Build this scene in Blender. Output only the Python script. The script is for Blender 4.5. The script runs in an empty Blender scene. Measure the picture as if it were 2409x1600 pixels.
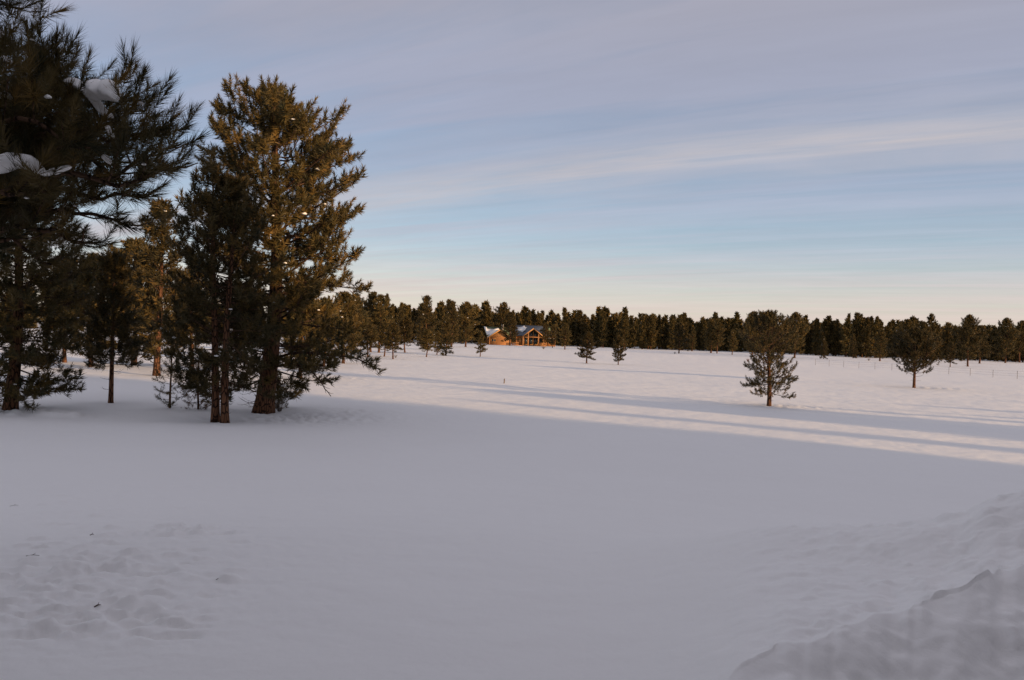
import bpy, math
import numpy as np
from mathutils import Matrix, Vector

scene = bpy.context.scene
R = math.radians

# ------------------------------------------------------------------ camera
CAM = np.array([0.0, 0.0, 3.0])
FPX = 1890.0                      # focal length in photo pixels (photo 2409 wide)
ROLL = R(1.95)
PITCH = math.atan(10.0 / FPX)
_r = np.array([math.cos(ROLL), 0.0, math.sin(ROLL)])
_f = np.array([0.0, math.cos(PITCH), -math.sin(PITCH)])
_f = _f - _r * (_f @ _r); _f /= np.linalg.norm(_f)
_u = np.cross(_r, _f)
cam_data = bpy.data.cameras.new('camera')
cam = bpy.data.objects.new('camera', cam_data)
scene.collection.objects.link(cam)
m = Matrix.Identity(4)
for i in range(3):
    m[i][0], m[i][1], m[i][2], m[i][3] = _r[i], _u[i], -_f[i], CAM[i]
cam.matrix_world = m
cam_data.sensor_width = 36.0
cam_data.lens = 36.0 * FPX / 2409.0
cam_data.clip_end = 20000.0
cam_data.clip_start = 0.05
scene.camera = cam

# ------------------------------------------------------------------ light
SUN_AZ = R(123.2)                 # clockwise from the view direction: low sun behind, to the right
SUN_EL = R(7.3)
SUN_DIR = np.array([math.sin(SUN_AZ) * math.cos(SUN_EL), math.cos(SUN_AZ) * math.cos(SUN_EL), math.sin(SUN_EL)])
sun_data = bpy.data.lights.new('sun', 'SUN')
sun_data.energy = 5.0
sun_data.angle = R(0.9)
sun_data.color = (1.0, 0.66, 0.36)
sun = bpy.data.objects.new('sun', sun_data)
sun.rotation_euler = Vector((-SUN_DIR[0], -SUN_DIR[1], -SUN_DIR[2])).to_track_quat('-Z', 'Y').to_euler()
scene.collection.objects.link(sun)

world = bpy.data.worlds.new('World')
scene.world = world
world.use_nodes = True
wn, wl = world.node_tree.nodes, world.node_tree.links
wn.clear()


class NT:
    """tiny helper for node trees"""
    def __init__(s, nodes, links): s.n, s.l = nodes, links
    def add(s, kind, **kw):
        o = s.n.new(kind)
        for k, v in kw.items(): setattr(o, k, v)
        return o
    def put(s, sock, v):
        if isinstance(v, bpy.types.NodeSocket): s.l.new(v, sock)
        elif v is not None: sock.default_value = v
    def math(s, op, a, b=None, c=None, clamp=False):
        o = s.add('ShaderNodeMath', operation=op); o.use_clamp = clamp
        s.put(o.inputs[0], a); s.put(o.inputs[1], b)
        if c is not None: s.put(o.inputs[2], c)
        return o.outputs[0]
    def mix(s, fac, a, b, mode='MIX'):
        o = s.add('ShaderNodeMix', data_type='RGBA', blend_type=mode)
        s.put(o.inputs[0], fac); s.put(o.inputs[6], a); s.put(o.inputs[7], b)
        return o.outputs[2]
    def noise(s, vec, scale, detail=4, rough=.5, dist=0.0):
        o = s.add('ShaderNodeTexNoise')
        s.put(o.inputs['Vector'], vec)
        o.inputs['Scale'].default_value = scale; o.inputs['Detail'].default_value = detail
        o.inputs['Roughness'].default_value = rough; o.inputs['Distortion'].default_value = dist
        return o.outputs['Fac']
    def ramp(s, fac, stops, interp='LINEAR'):
        o = s.add('ShaderNodeValToRGB'); o.color_ramp.interpolation = interp
        e = o.color_ramp.elements
        while len(e) < len(stops): e.new(0.5)
        for i, (p, c) in enumerate(stops):
            e[i].position = p
            e[i].color = c if isinstance(c, tuple) else (c, c, c, 1)
        s.put(o.inputs[0], fac)
        return o.outputs[0]
    def sep(s, v):
        o = s.add('ShaderNodeSeparateXYZ'); s.put(o.inputs[0], v); return o.outputs
    def comb(s, x, y, z):
        o = s.add('ShaderNodeCombineXYZ'); s.put(o.inputs[0], x); s.put(o.inputs[1], y); s.put(o.inputs[2], z); return o.outputs[0]
    def smooth(s, v, a, b):
        o = s.add('ShaderNodeMapRange', interpolation_type='SMOOTHSTEP'); s.put(o.inputs[0], v)
        o.inputs[1].default_value = a; o.inputs[2].default_value = b
        return o.outputs[0]


w = NT(wn, wl)
sky = w.add('ShaderNodeTexSky', sky_type='NISHITA')
sky.sun_disc = False
sky.sun_elevation = SUN_EL
sky.sun_rotation = SUN_AZ
sky.altitude = 2000.0
sky.air_density = 1.0
sky.dust_density = 1.2
sky.ozone_density = 1.5
SKY_STRENGTH = 0.15
tc = w.add('ShaderNodeTexCoord')
dx, dy, dz = w.sep(tc.outputs['Generated'])
zc = w.math('MAXIMUM', dz, 0.0)
den = w.math('ADD', zc, 0.06)
px_ = w.math('DIVIDE', dx, den)
py_ = w.math('DIVIDE', dy, den)
# along / across the cirrus streaks (high cloud sheet seen in perspective)
along = w.math('ADD', w.math('MULTIPLY', px_, -.866), w.math('MULTIPLY', py_, .5))
across = w.math('ADD', w.math('MULTIPLY', px_, .5), w.math('MULTIPLY', py_, .866))
v1 = w.comb(w.math('MULTIPLY', along, .13), across, 0.0)
warp = w.noise(v1, 1.1, 3, .55)
acr2 = w.math('ADD', across, w.math('MULTIPLY', w.math('SUBTRACT', warp, .5), .9))
v2 = w.comb(w.math('MULTIPLY', along, .10), acr2, 3.7)
streak = w.noise(v2, 1.5, 6, .58)
fine = w.noise(w.comb(w.math('MULTIPLY', along, .22), acr2, 9.1), 5.0, 5, .6)
# main cirrus band across the view
bq = w.math('SUBTRACT', acr2, 3.36)
bandw = w.math('DIVIDE', bq, .26)
band = w.math('DIVIDE', 1.0, w.math('ADD', 1.0, w.math('POWER', w.math('ABSOLUTE', bandw), 2.6)))
# veil grows toward the zenith, thin gap low down
veil = w.smooth(zc, .12, .42)
cl = w.math('ADD', .68, w.math('MULTIPLY', veil, .25))
cl = w.math('ADD', cl, w.math('MULTIPLY', w.math('SUBTRACT', w.smooth(streak, .35, .70), .4), .42))
cl = w.math('ADD', cl, w.math('MULTIPLY', w.math('SUBTRACT', fine, .5), .5))
cl = w.math('MINIMUM', w.math('MAXIMUM', cl, 0.0), .95)
cloud_col = w.ramp(zc, [(0.0, (.66, .55, .49, 1)), (.06, (.58, .545, .54, 1)), (.12, (.43, .475, .56, 1)), (.20, (.335, .38, .505, 1)), (.30, (.33, .35, .45, 1)), (.42, (.35, .34, .40, 1)), (1.0, (.355, .34, .38, 1))])
skys = w.add('ShaderNodeVectorMath', operation='SCALE')
wl.new(sky.outputs[0], skys.inputs[0]); skys.inputs['Scale'].default_value = SKY_STRENGTH
col = w.mix(cl, skys.outputs[0], cloud_col)
col = w.mix(w.math('MULTIPLY', band, w.math('MULTIPLY', fine, 1.6), clamp=True), col, (.47, .45, .485, 1))
# pale warm band of far haze along the horizon
hz = w.math('SUBTRACT', 1.0, w.smooth(zc, -.01, .11))
hz = w.math('MULTIPLY', hz, w.math('ADD', .72, w.math('MULTIPLY', w.math('SUBTRACT', streak, .5), .8)), clamp=True)
col = w.mix(hz, col, (.67, .545, .49, 1))
wisp = w.noise(w.comb(w.math('MULTIPLY', along, .32), w.math('ADD', acr2, w.math('MULTIPLY', along, .05)), 21.0), 2.6, 8, .62, .4)
wisp2 = w.noise(w.comb(w.math('MULTIPLY', along, .05), across, 33.0), 7.0, 3, .5)
gain = w.math('ADD', 1.0, w.math('ADD', w.math('MULTIPLY', w.math('SUBTRACT', wisp, .5), .20), w.math('MULTIPLY', w.math('SUBTRACT', wisp2, .5), .08)))
gsc = w.add('ShaderNodeVectorMath', operation='SCALE'); wl.new(col, gsc.inputs[0]); wl.new(gain, gsc.inputs['Scale'])
col = gsc.outputs[0]
bg = w.add('ShaderNodeBackground'); wl.new(col, bg.inputs[0]); bg.inputs[1].default_value = 1.0
wo = w.add('ShaderNodeOutputWorld'); wl.new(bg.outputs[0], wo.inputs[0])

vs = scene.view_settings
vs.view_transform = 'Standard'; vs.look = 'None'; vs.gamma = 1.0; vs.exposure = 0.2
vs.use_curve_mapping = False
scene.cycles.max_bounces = 6
scene.cycles.use_denoising = True

# ------------------------------------------------------------------ helpers
SD = 2409.0 / 2361.0              # measured coordinates are in a 2361-wide view of the photo


def ray(xd, yd):
    d = _f * FPX + _r * (xd * SD - 1204.5) - _u * (yd * SD - 800.0)
    return d / d[1]               # scaled so that +y advances by one metre


def at(xd, yd, depth):
    """the world point seen at a photo position, depth metres ahead"""
    return CAM + ray(xd, yd) * depth


_perm = np.random.RandomState(11).permutation(512).astype(np.int64)
_ang = np.random.RandomState(12).rand(512) * 2 * np.pi


def pnoise(x, y, seed=0):
    x = np.asarray(x, float) + seed * 17.31; y = np.asarray(y, float) + seed * 5.77
    xi = np.floor(x).astype(np.int64); yi = np.floor(y).astype(np.int64)
    xf = x - xi; yf = y - yi
    def g(ix, iy, fx, fy):
        h = _perm[(_perm[ix & 511] + iy) & 511]
        a = _ang[h]
        return np.cos(a) * fx + np.sin(a) * fy
    s = xf * xf * xf * (xf * (xf * 6 - 15) + 10); t = yf * yf * yf * (yf * (yf * 6 - 15) + 10)
    n00 = g(xi, yi, xf, yf); n10 = g(xi + 1, yi, xf - 1, yf)
    n01 = g(xi, yi + 1, xf, yf - 1); n11 = g(xi + 1, yi + 1, xf - 1, yf - 1)
    return (n00 * (1 - s) + n10 * s) * (1 - t) + (n01 * (1 - s) + n11 * s) * t


def fbm(x, y, seed=0, oct=4, gain=.5):
    v = 0; a = 1.0; f = 1.0
    for o in range(oct):
        v = v + a * pnoise(x * f, y * f, seed + o * 3); a *= gain; f *= 2.03
    return v


def sstep(a, b, x):
    t = np.clip((x - a) / (b - a), 0, 1)
    return t * t * (3 - 2 * t)


def base_height(x, y):
    d = np.sqrt(x * x + y * y)
    z = np.interp(d, [0, 3.5, 5.5, 7.5, 10, 13, 17, 22, 30], [1.36, 1.34, 1.27, 1.13, .80, .46, .17, .03, 0.0])
    z = z + .10 * pnoise(x / 15, y / 15, 1) * sstep(8, 22, d) + .035 * pnoise(x / 4.2, y / 4.2, 2) * sstep(2, 9, d)
    return z


def ground_point(xd, yd, hf=base_height):
    d = ray(xd, yd)
    dep = (3.0) / max(-d[2], 1e-4)
    for _ in range(25):
        p = CAM + d * dep
        z = float(hf(np.array([p[0]]), np.array([p[1]]))[0])
        dep = .5 * dep + .5 * (3.0 - z) / max(-d[2], 1e-4)
    p = CAM + d * dep
    return np.array([p[0], p[1], float(hf(np.array([p[0]]), np.array([p[1]]))[0])])


def mesh_from(name, verts, faces_flat, loop_total, smooth=False, tint=None):
    """fast mesh: verts (n,3), flat vertex indices, loop count per face (int or array)"""
    me = bpy.data.meshes.new(name)
    verts = np.ascontiguousarray(verts, dtype=np.float32)
    ff = np.ascontiguousarray(faces_flat, dtype=np.int32).ravel()
    me.vertices.add(len(verts)); me.vertices.foreach_set('co', verts.ravel())
    me.loops.add(len(ff)); me.loops.foreach_set('vertex_index', ff)
    if np.isscalar(loop_total):
        n = len(ff) // loop_total
        start = np.arange(n, dtype=np.int32) * loop_total
    else:
        lt = np.asarray(loop_total, np.int32); n = len(lt)
        start = np.concatenate([[0], np.cumsum(lt)[:-1]]).astype(np.int32)
    me.polygons.add(n); me.polygons.foreach_set('loop_start', start)
    if smooth: me.polygons.foreach_set('use_smooth', np.ones(n, dtype=bool))
    if tint is not None:
        a = me.attributes.new('tint', 'FLOAT', 'POINT'); a.data.foreach_set('value', np.ascontiguousarray(tint, np.float32))
    me.update(calc_edges=True)
    return me


class MB:
    """collects shapes for one mesh"""
    def __init__(s): s.v = []; s.f = []; s.lt = []; s.n = 0
    def add(s, verts, faces):
        verts = np.asarray(verts, float)
        s.v.append(verts)
        for f in faces:
            s.f.extend([i + s.n for i in f]); s.lt.append(len(f))
        s.n += len(verts)
    def box(s, a, b):
        x0, y0, z0 = a; x1, y1, z1 = b
        s.add([(x0, y0, z0), (x1, y0, z0), (x1, y1, z0), (x0, y1, z0), (x0, y0, z1), (x1, y0, z1), (x1, y1, z1), (x0, y1, z1)],
              [(0, 3, 2, 1), (4, 5, 6, 7), (0, 1, 5, 4), (1, 2, 6, 5), (2, 3, 7, 6), (3, 0, 4, 7)])
    def prism(s, pts, off):
        """closed polygon pts extruded by the vector off"""
        pts = np.asarray(pts, float); n = len(pts); off = np.asarray(off, float)
        s.add(np.vstack([pts, pts + off]), [tuple(range(n - 1, -1, -1)), tuple(range(n, 2 * n))] + [(i, (i + 1) % n, n + (i + 1) % n, n + i) for i in range(n)])
    def tube(s, pts, rad, sides=6, cap=True):
        pts = np.asarray(pts, float); n = len(pts); rad = np.broadcast_to(rad, (n,))
        t = np.gradient(pts, axis=0); t /= np.linalg.norm(t, axis=1)[:, None] + 1e-9
        ref = np.array([0., 0, 1]) if abs(t[:, 2]).mean() < .8 else np.array([1., 0, 0])
        a = np.cross(t, ref); a /= np.linalg.norm(a, axis=1)[:, None] + 1e-9
        b = np.cross(t, a)
        th = np.arange(sides) / sides * 2 * np.pi
        ring = pts[:, None, :] + rad[:, None, None] * (np.cos(th)[None, :, None] * a[:, None, :] + np.sin(th)[None, :, None] * b[:, None, :])
        fs = []
        for i in range(n - 1):
            for j in range(sides):
                k = (j + 1) % sides
                fs.append((i * sides + j, i * sides + k, (i + 1) * sides + k, (i + 1) * sides + j))
        if cap:
            fs.append(tuple(range(sides - 1, -1, -1))); fs.append(tuple((n - 1) * sides + j for j in range(sides)))
        s.add(ring.reshape(-1, 3), fs)
    def mesh(s, name, smooth=False):
        return mesh_from(name, np.vstack(s.v), s.f, s.lt, smooth)


def link(name, me, mat=None, parent=None):
    o = bpy.data.objects.new(name, me)
    scene.collection.objects.link(o)
    if mat is not None and not me.materials: me.materials.append(mat)
    if parent is not None: o.parent = parent
    return o


def tag(o, label, cat, group=None, kind=None):
    o['label'] = label
    if cat: o['category'] = cat
    if group: o['group'] = group
    if kind: o['kind'] = kind
    return o


def empty(name, loc=(0, 0, 0), rz=0.0, sc=1.0):
    o = bpy.data.objects.new(name, None)
    o.empty_display_size = .3
    scene.collection.objects.link(o)
    o.location = tuple(float(c) for c in loc); o.rotation_euler = (0, 0, rz); o.scale = (sc, sc, sc)
    return o


# ------------------------------------------------------------------ materials
def new_mat(name):
    mt = bpy.data.materials.new(name); mt.use_nodes = True
    t = NT(mt.node_tree.nodes, mt.node_tree.links)
    b = t.n['Principled BSDF']
    return mt, t, b


def bump(t, b, h, strength, dist):
    o = t.add('ShaderNodeBump'); o.inputs['Strength'].default_value = strength; o.inputs['Distance'].default_value = dist
    t.put(o.inputs['Height'], h); t.l.new(o.outputs[0], b.inputs['Normal'])


def snow_material():
    mt, t, b = new_mat('snow')
    g = t.add('ShaderNodeNewGeometry').outputs['Position']
    n1 = t.noise(g, .35, 4)
    c = t.mix(n1, (.875, .865, .85, 1), (.91, .90, .885, 1))
    t.put(b.inputs['Base Color'], c)
    b.inputs['Roughness'].default_value = .75
    b.inputs['Specular IOR Level'].default_value = .15
    n2 = t.noise(g, 22, 5, .6); n3 = t.noise(g, 3.5, 4, .55)
    h = t.math('ADD', t.math('MULTIPLY', n2, .25), n3)
    bump(t, b, h, .7, .02)
    return mt


def needle_material(name, c1, c2, c3):
    mt, t, b = new_mat(name)
    a = t.add('ShaderNodeAttribute', attribute_name='tint').outputs['Fac']
    rnd = t.add('ShaderNodeObjectInfo').outputs['Random']
    col = t.ramp(a, [(0.0, c1), (.55, c2), (1.0, c3)])
    hsv = t.add('ShaderNodeHueSaturation'); t.put(hsv.inputs['Color'], col)
    t.put(hsv.inputs['Value'], t.math('ADD', .62, t.math('MULTIPLY', rnd, .6)))
    b.inputs['Roughness'].default_value = .55
    b.inputs['Specular IOR Level'].default_value = .25
    t.put(b.inputs['Base Color'], hsv.outputs[0])
    tr = t.add('ShaderNodeBsdfTranslucent'); t.put(tr.inputs[0], hsv.outputs[0])
    mx = t.add('ShaderNodeMixShader'); mx.inputs[0].default_value = .12
    t.l.new(b.outputs[0], mx.inputs[1]); t.l.new(tr.outputs[0], mx.inputs[2])
    t.l.new(mx.outputs[0], t.n['Material Output'].inputs[0])
    return mt


def bark_material(name, c1, c2):
    mt, t, b = new_mat(name)
    g = t.add('ShaderNodeTexCoord').outputs['Object']
    mp = t.add('ShaderNodeMapping'); mp.inputs['Scale'].default_value = (1, 1, .28); t.l.new(g, mp.inputs[0])
    vo = t.add('ShaderNodeTexVoronoi'); vo.feature = 'DISTANCE_TO_EDGE'; vo.inputs['Scale'].default_value = 11; t.l.new(mp.outputs[0], vo.inputs['Vector'])
    n = t.noise(mp.outputs[0], 9, 5, .65)
    e = t.smooth(vo.outputs['Distance'], 0, .12)
    f = t.math('MULTIPLY', e, n)
    t.put(b.inputs['Base Color'], t.mix(t.smooth(f, .1, .6), c1, c2))
    b.inputs['Roughness'].default_value = .9; b.inputs['Specular IOR Level'].default_value = .1
    bump(t, b, t.math('ADD', e, n), .8, .03)
    return mt


def plain_mat(name, c, rough=.7, var=.25, scale=6.0, metal=0.0, stretch=(1, 1, 1), bmp=.2):
    mt, t, b = new_mat(name)
    g = t.add('ShaderNodeTexCoord').outputs['Object']
    mp = t.add('ShaderNodeMapping'); mp.inputs['Scale'].default_value = stretch; t.l.new(g, mp.inputs[0])
    n = t.noise(mp.outputs[0], scale, 5, .6)
    lo = tuple(k * (1 - var) for k in c) + (1,); hi = tuple(min(1, k * (1 + var)) for k in c) + (1,)
    t.put(b.inputs['Base Color'], t.mix(n, lo, hi))
    b.inputs['Roughness'].default_value = rough; b.inputs['Metallic'].default_value = metal
    if bmp: bump(t, b, n, bmp, .02)
    return mt


M = {}
M['snow'] = snow_material()
M['needle'] = needle_material('pine_needles', (.030, .031, .013, 1), (.098, .070, .021, 1), (.225, .135, .034, 1))
M['needle_dead'] = needle_material('dry_needles', (.10, .045, .018, 1), (.16, .07, .03, 1), (.2, .10, .04, 1))
M['bark'] = bark_material('pine_bark', (.030, .016, .011, 1), (.17, .082, .045, 1))
M['twig'] = bark_material('branch_bark', (.035, .022, .016, 1), (.11, .065, .042, 1))
M['deadwood'] = plain_mat('dead_wood', (.13, .095, .075), .9, .35, 12)
M['log'] = plain_mat('honey_log', (.36, .160, .050), .55, .3, 3.0, stretch=(.4, 1, 3))
M['board'] = plain_mat('board_siding', (.42, .20, .062), .6, .25, 3.0, stretch=(4, 1, .4))
M['trim'] = plain_mat('wood_trim', (.46, .22, .06), .5, .2, 3.0)
M['green_metal'] = plain_mat('green_metal_roof', (.16, .20, .10), .45, .15, 2.0, metal=.0)
M['slate_metal'] = plain_mat('slate_metal_roof', (.10, .12, .15), .45, .15, 2.0)
M['stone'] = plain_mat('foundation_stone', (.22, .19, .17), .9, .4, 6)
M['post'] = plain_mat('weathered_post', (.16, .12, .09), .85, .3, 8)
M['steel'] = plain_mat('fence_steel', (.30, .27, .25), .6, .3, 8)
M['red_shrub'] = plain_mat('red_shrub_twigs', (.16, .05, .03), .9, .3, 8)
M['sage'] = plain_mat('grey_brush', (.15, .125, .105), .9, .3, 8)
gm, gt, gb = new_mat('window_glass')
gb.inputs['Base Color'].default_value = (.02, .03, .035, 1); gb.inputs['Roughness'].default_value = .06; gb.inputs['Specular IOR Level'].default_value = .7
M['glass'] = gm

# ------------------------------------------------------------------ snow field (terrain)
# disturbed patches: (measured x, y, radius across m, radius along m, height)
_PATCH = []
for (xd, yd, rx, ry, amp) in [(230, 1290, 1.5, 1.3, .022), (60, 1360, 1.2, 1.0, .022), (420, 1225, .6, .4, 0.060), (120, 1190, 1.5, 1.2, 0.021), (200, 1420, 1.0, .5, .016),
                              (720, 962, 2.6, 1.6, .10), (600, 968, 2.2, 1.2, .10), (840, 948, 1.6, 1.0, .06), (110, 953, 1.5, .6, .14), (20, 955, 1.2, .8, .08),
                              (1850, 938, 1.8, .8, .09), (1790, 939, 1.0, .6, .05), (2160, 895, 2.0, 1.2, .10), (770, 872, 2.4, 1.2, .09), (945, 829, 5.0, 2.0, .12),
                              (2240, 868, 4.0, 1.6, .10), (150, 905, 2.5, .8, .06)]:
    p = ground_point(xd, yd)
    _PATCH.append((p[0], p[1], rx, ry, amp))
_rs = np.random.RandomState(5)
_LUMP = []                        # individual clods and hollows: x, y, sx, sy, h
for (xd, yd, h, s) in [(390, 1215, .10, .26), (440, 1222, .07, .20), (465, 1232, .09, .17), (505, 1230, -.10, .20), (425, 1240, -.08, .13), (350, 1235, .05, .2),
                       (300, 1275, .07, .16), (150, 1320, .09, .26), (185, 1312, .09, .16), (225, 1318, -.10, .18), (545, 1333, .03, .07), (60, 1260, .06, .18), (135, 1255, .06, .15),
                       (300, 1385, .05, .12), (330, 1400, -.05, .16), (140, 1440, .03, .12)]:
    p = ground_point(xd, yd); _LUMP.append((p[0], p[1], s * .7, s * .42, h * .48))
for k in range(300):
    xd = _rs.triangular(0, 120, 640); yd = _rs.uniform(1110, 1470)
    if (xd - 120) / 520 + (yd - 1110) / 900 > 1.05: continue
    p = ground_point(xd, yd); s = _rs.uniform(.02, .062)
    _LUMP.append((p[0], p[1], s * 1.9, s, _rs.choice([-1, 1]) * s * _rs.uniform(.28, .6)))
for k in range(60):
    xd = _rs.uniform(40, 175); yd = _rs.uniform(948, 962)
    p = ground_point(xd, yd); s = _rs.uniform(.08, .22)
    _LUMP.append((p[0], p[1], s * 1.4, s, s * _rs.uniform(.2, .5)))


def ground_height(x, y):
    d = np.sqrt(x * x + y * y)
    z = base_height(x, y)
    z = z + .016 * fbm(x / .9, y / .55, 21, 4, .55) * sstep(2, 6, d) * (1 - sstep(60, 110, d))
    z = z + .034 * fbm(x / 2.2 + .2 * y, y / 1.1, 25, 4, .55) * sstep(30, 45, d) * (1 - sstep(180, 300, d))
    # broad drift in front of the left trees
    dr = ground_point.drift
    z = z + .10 * np.exp(-((y - dr[1] - .12 * (x - dr[0])) / 1.6) ** 2) * sstep(6.0, -4.0, x - dr[0] - 6)
    for (px, py, rx, ry, amp) in _PATCH:
        q = ((x - px) / rx) ** 2 + ((y - py) / ry) ** 2
        k = q < 5
        if k.any():
            xs, ys = x[k], y[k]
            sc = 1.0 if py > 12 else .45
            lum = np.abs(fbm(xs / (.55 * sc), ys / (.4 * sc), 40, 3)) * 1.6 - .25
            z[k] += amp * lum * np.exp(-q[k] * .9)
    dz = np.zeros_like(z)
    near_i = np.nonzero((d < 36) & (y > 0))[0]
    if len(near_i):
        xn, yn = x[near_i], y[near_i]; dn_ = np.zeros(len(near_i))
        for (px, py, sx, sy, h) in _LUMP:
            k = np.nonzero((np.abs(xn - px) < 2.2 * sx) & (np.abs(yn - py) < 2.2 * sy))[0]
            if len(k):
                xs, ys = xn[k], yn[k]
                wob = 1 + .6 * pnoise(xs / (sx * .45), ys / (sy * .45), 60)
                dn_[k] += h * np.exp(-(((xs - px) / sx) ** 2 + ((ys - py) / sy) ** 2) ** 3 * 1.6) * wob
        dz[near_i] = dn_
    lim = np.where(d < 14, .062, .14)
    z = z + lim * np.tanh(dz / lim)
    # ploughed drive falls away on the near right
    uu = x / np.maximum(y, .3)
    z = z - .45 * sstep(.25, .5, uu) * (1 - sstep(3.2, 5.0, d)) * (y > 0)
    # beyond the far wood the land lifts very slightly
    z = z + sstep(300, 900, d) * 3.0
    return z


ground_point.drift = ground_point(150, 985)


def build_ground():
    fine = np.linspace(R(-38), R(38.5), 550)
    rest = np.linspace(R(38.5), R(322), 90)[1:-1]
    th = np.concatenate([fine, rest])
    rr = np.concatenate([[.02, .6, 1.2, 1.8, 2.3], np.geomspace(2.7, 120, 600), np.geomspace(122, 9000, 90)])
    T, Q = np.meshgrid(th, rr)
    X = (Q * np.sin(T)).ravel(); Y = (Q * np.cos(T)).ravel()
    Z = ground_height(X, Y)
    nt, nr = len(th), len(rr)
    i = np.arange(nr - 1)[:, None]; j = np.arange(nt)[None, :]; k = (j + 1) % nt
    f = np.stack([i * nt + j, (i + 1) * nt + j, (i + 1) * nt + k, i * nt + k], -1).reshape(-1, 4)[:, ::-1]
    me = mesh_from('snow_field', np.stack([X, Y, Z], 1), f, 4, smooth=True)
    o = link('snow_ground', me, M['snow'])
    tag(o, 'smooth snow covered meadow running back to the far wood', None, kind='structure')


build_ground()


def ground_z(x, y):
    return float(ground_height(np.array([float(x)]), np.array([float(y)]))[0])


def on_ground(xd, yd):
    return ground_point(xd, yd, ground_height)


# ------------------------------------------------------------------ ploughed snow bank, near right
def build_bank():
    # columns by viewing direction u = x / y ; edges measured in the photo, set out at their distances
    def uz(xd, yd, dep):
        p = at(xd, yd, dep); return p[0] / p[1], p[1], p[2]
    crest = np.array([uz(*a) for a in [(1180, 1222, 7.4), (1380, 1215, 7.0), (1700, 1214, 6.4), (1850, 1211, 6.1), (2000, 1206, 5.8), (2100, 1199, 5.65), (2200, 1188, 5.55), (2240, 1176, 5.5), (2290, 1154, 5.45), (2361, 1133, 5.4), (2480, 1105, 5.3), (2700, 1070, 5.2)]])
    cut = np.array([uz(*a) for a in [(1300, 1900, 2.5), (1560, 1660, 3.0), (1690, 1535, 3.45), (1750, 1497, 3.6), (1900, 1462, 3.75), (2000, 1425, 3.9), (2150, 1385, 4.1), (2230, 1345, 4.25), (2300, 1315, 4.4), (2361, 1297, 4.5), (2480, 1270, 4.6), (2700, 1240, 4.7)]])
    u = np.linspace(.02, .95, 330)
    yc = np.interp(u, crest[:, 0], crest[:, 1]); zc_ = np.interp(u, crest[:, 0], crest[:, 2])
    ye = np.interp(u, cut[:, 0], cut[:, 1]); ze = np.interp(u, cut[:, 0], cut[:, 2])
    # scalloped broken edge
    edge = .10 * pnoise(u * 26, u * 0 + 3, 5) + .05 * pnoise(u * 70, u * 0, 6)
    ze = ze + .02 * pnoise(u * 34, u * 0, 7)
    s = np.concatenate([np.linspace(-1, 0, 110), np.linspace(0, 1, 140)[1:], np.linspace(1, 2, 40)[1:]])
    U, S = np.meshgrid(u, s)
    YC, ZC, YE, ZE = (np.broadcast_to(a, U.shape) for a in (yc, zc_, ye, ze))
    face_w = 1.7                                                          # plan width of the cut face
    Y = np.where(S < 0, YE + S * face_w , np.where(S < 1, YE + (YC - YE) * S, YC + (S - 1) * 4.0))
    Z = np.where(S < 0, ZE - .66 * np.clip(-S, 0, 1) ** 1.12 , np.where(S < 1, ZE + (ZC - ZE) * S, ZC - .38 * 4.0 * (S - 1) * sstep(-.3, .5, S - 1)))
    Y = Y + np.broadcast_to(edge, U.shape) * np.where(S < 0, np.exp(S * 4), np.clip(1 - S * 2, 0, 1))
    X = U * Y
    d = np.sqrt(X * X + Y * Y)
    rough = sstep(.20, .50, U)
    top = (S >= 0)
    Z = Z + np.where(top, (.018 + .05 * rough) * fbm(X / .8, Y / .7, 70, 5, .55), .02 * fbm(X / .35, Z / .3, 75, 3) * (1 + S) * -S * 3)
    Z = Z + np.where(top & (S < 1.1), rough * (.06 * np.maximum(0, fbm(X / .22, Y / .22, 80, 3) - .15) - .07 * np.maximum(0, fbm(X / .28, Y / .3, 86, 2) - .22)), 0)
    Z = Z - np.where((S > 0) & (S < 1), np.sin(np.pi * np.clip(S, 0, 1) ** .8) * (.04 + .05 * sstep(.25, .60, U)), 0)
    # clods along the broken edge and crest
    Z = Z + .05 * sstep(.25, .5, U) * np.maximum(0, fbm(X / .12, Y / .12, 84, 2) - .1) * np.exp(-(S / .10) ** 2)
    Z = Z + .05 * sstep(.36, .5, U) * np.maximum(0, fbm(X / .16, Y / .16, 88, 2) - .05) * np.exp(-((S - 1) / .06) ** 2)
    # gouges down the cut face
    Yf = np.where(S < 0, 0 * S, 0)
    Z = Z + np.where(S < 0, (.085 * fbm(X / .55, Y / .5, 95, 4, .5) + .03 * np.maximum(0, fbm(X / .14, Y / .14, 99, 2) - .12)) * np.clip(-S * 5, 0, 1), 0)
    Y = Y + Yf; X = U * Y
    # merge into the field surface on the left
    G = ground_height(X.ravel(), Y.ravel()).reshape(X.shape)
    fb = sstep(.06, .36, U)
    Z = G + (Z - G) * fb - .006 * (1 - fb)
    ns, nu = U.shape
    i = np.arange(ns - 1)[:, None]; j = np.arange(nu - 1)[None, :]
    f = np.stack([i * nu + j, i * nu + j + 1, (i + 1) * nu + j + 1, (i + 1) * nu + j], -1).reshape(-1, 4)
    me = mesh_from('snow_bank', np.stack([X.ravel(), Y.ravel(), Z.ravel()], 1), f, 4, smooth=True)
    o = link('snow_bank', me, M['snow'])
    tag(o, 'ploughed snow bank with broken cut edge in the near right corner', 'snow bank')


build_bank()


# ------------------------------------------------------------------ pines
def unit(v):
    return v / (np.linalg.norm(v, axis=-1, keepdims=True) + 1e-9)


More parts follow.
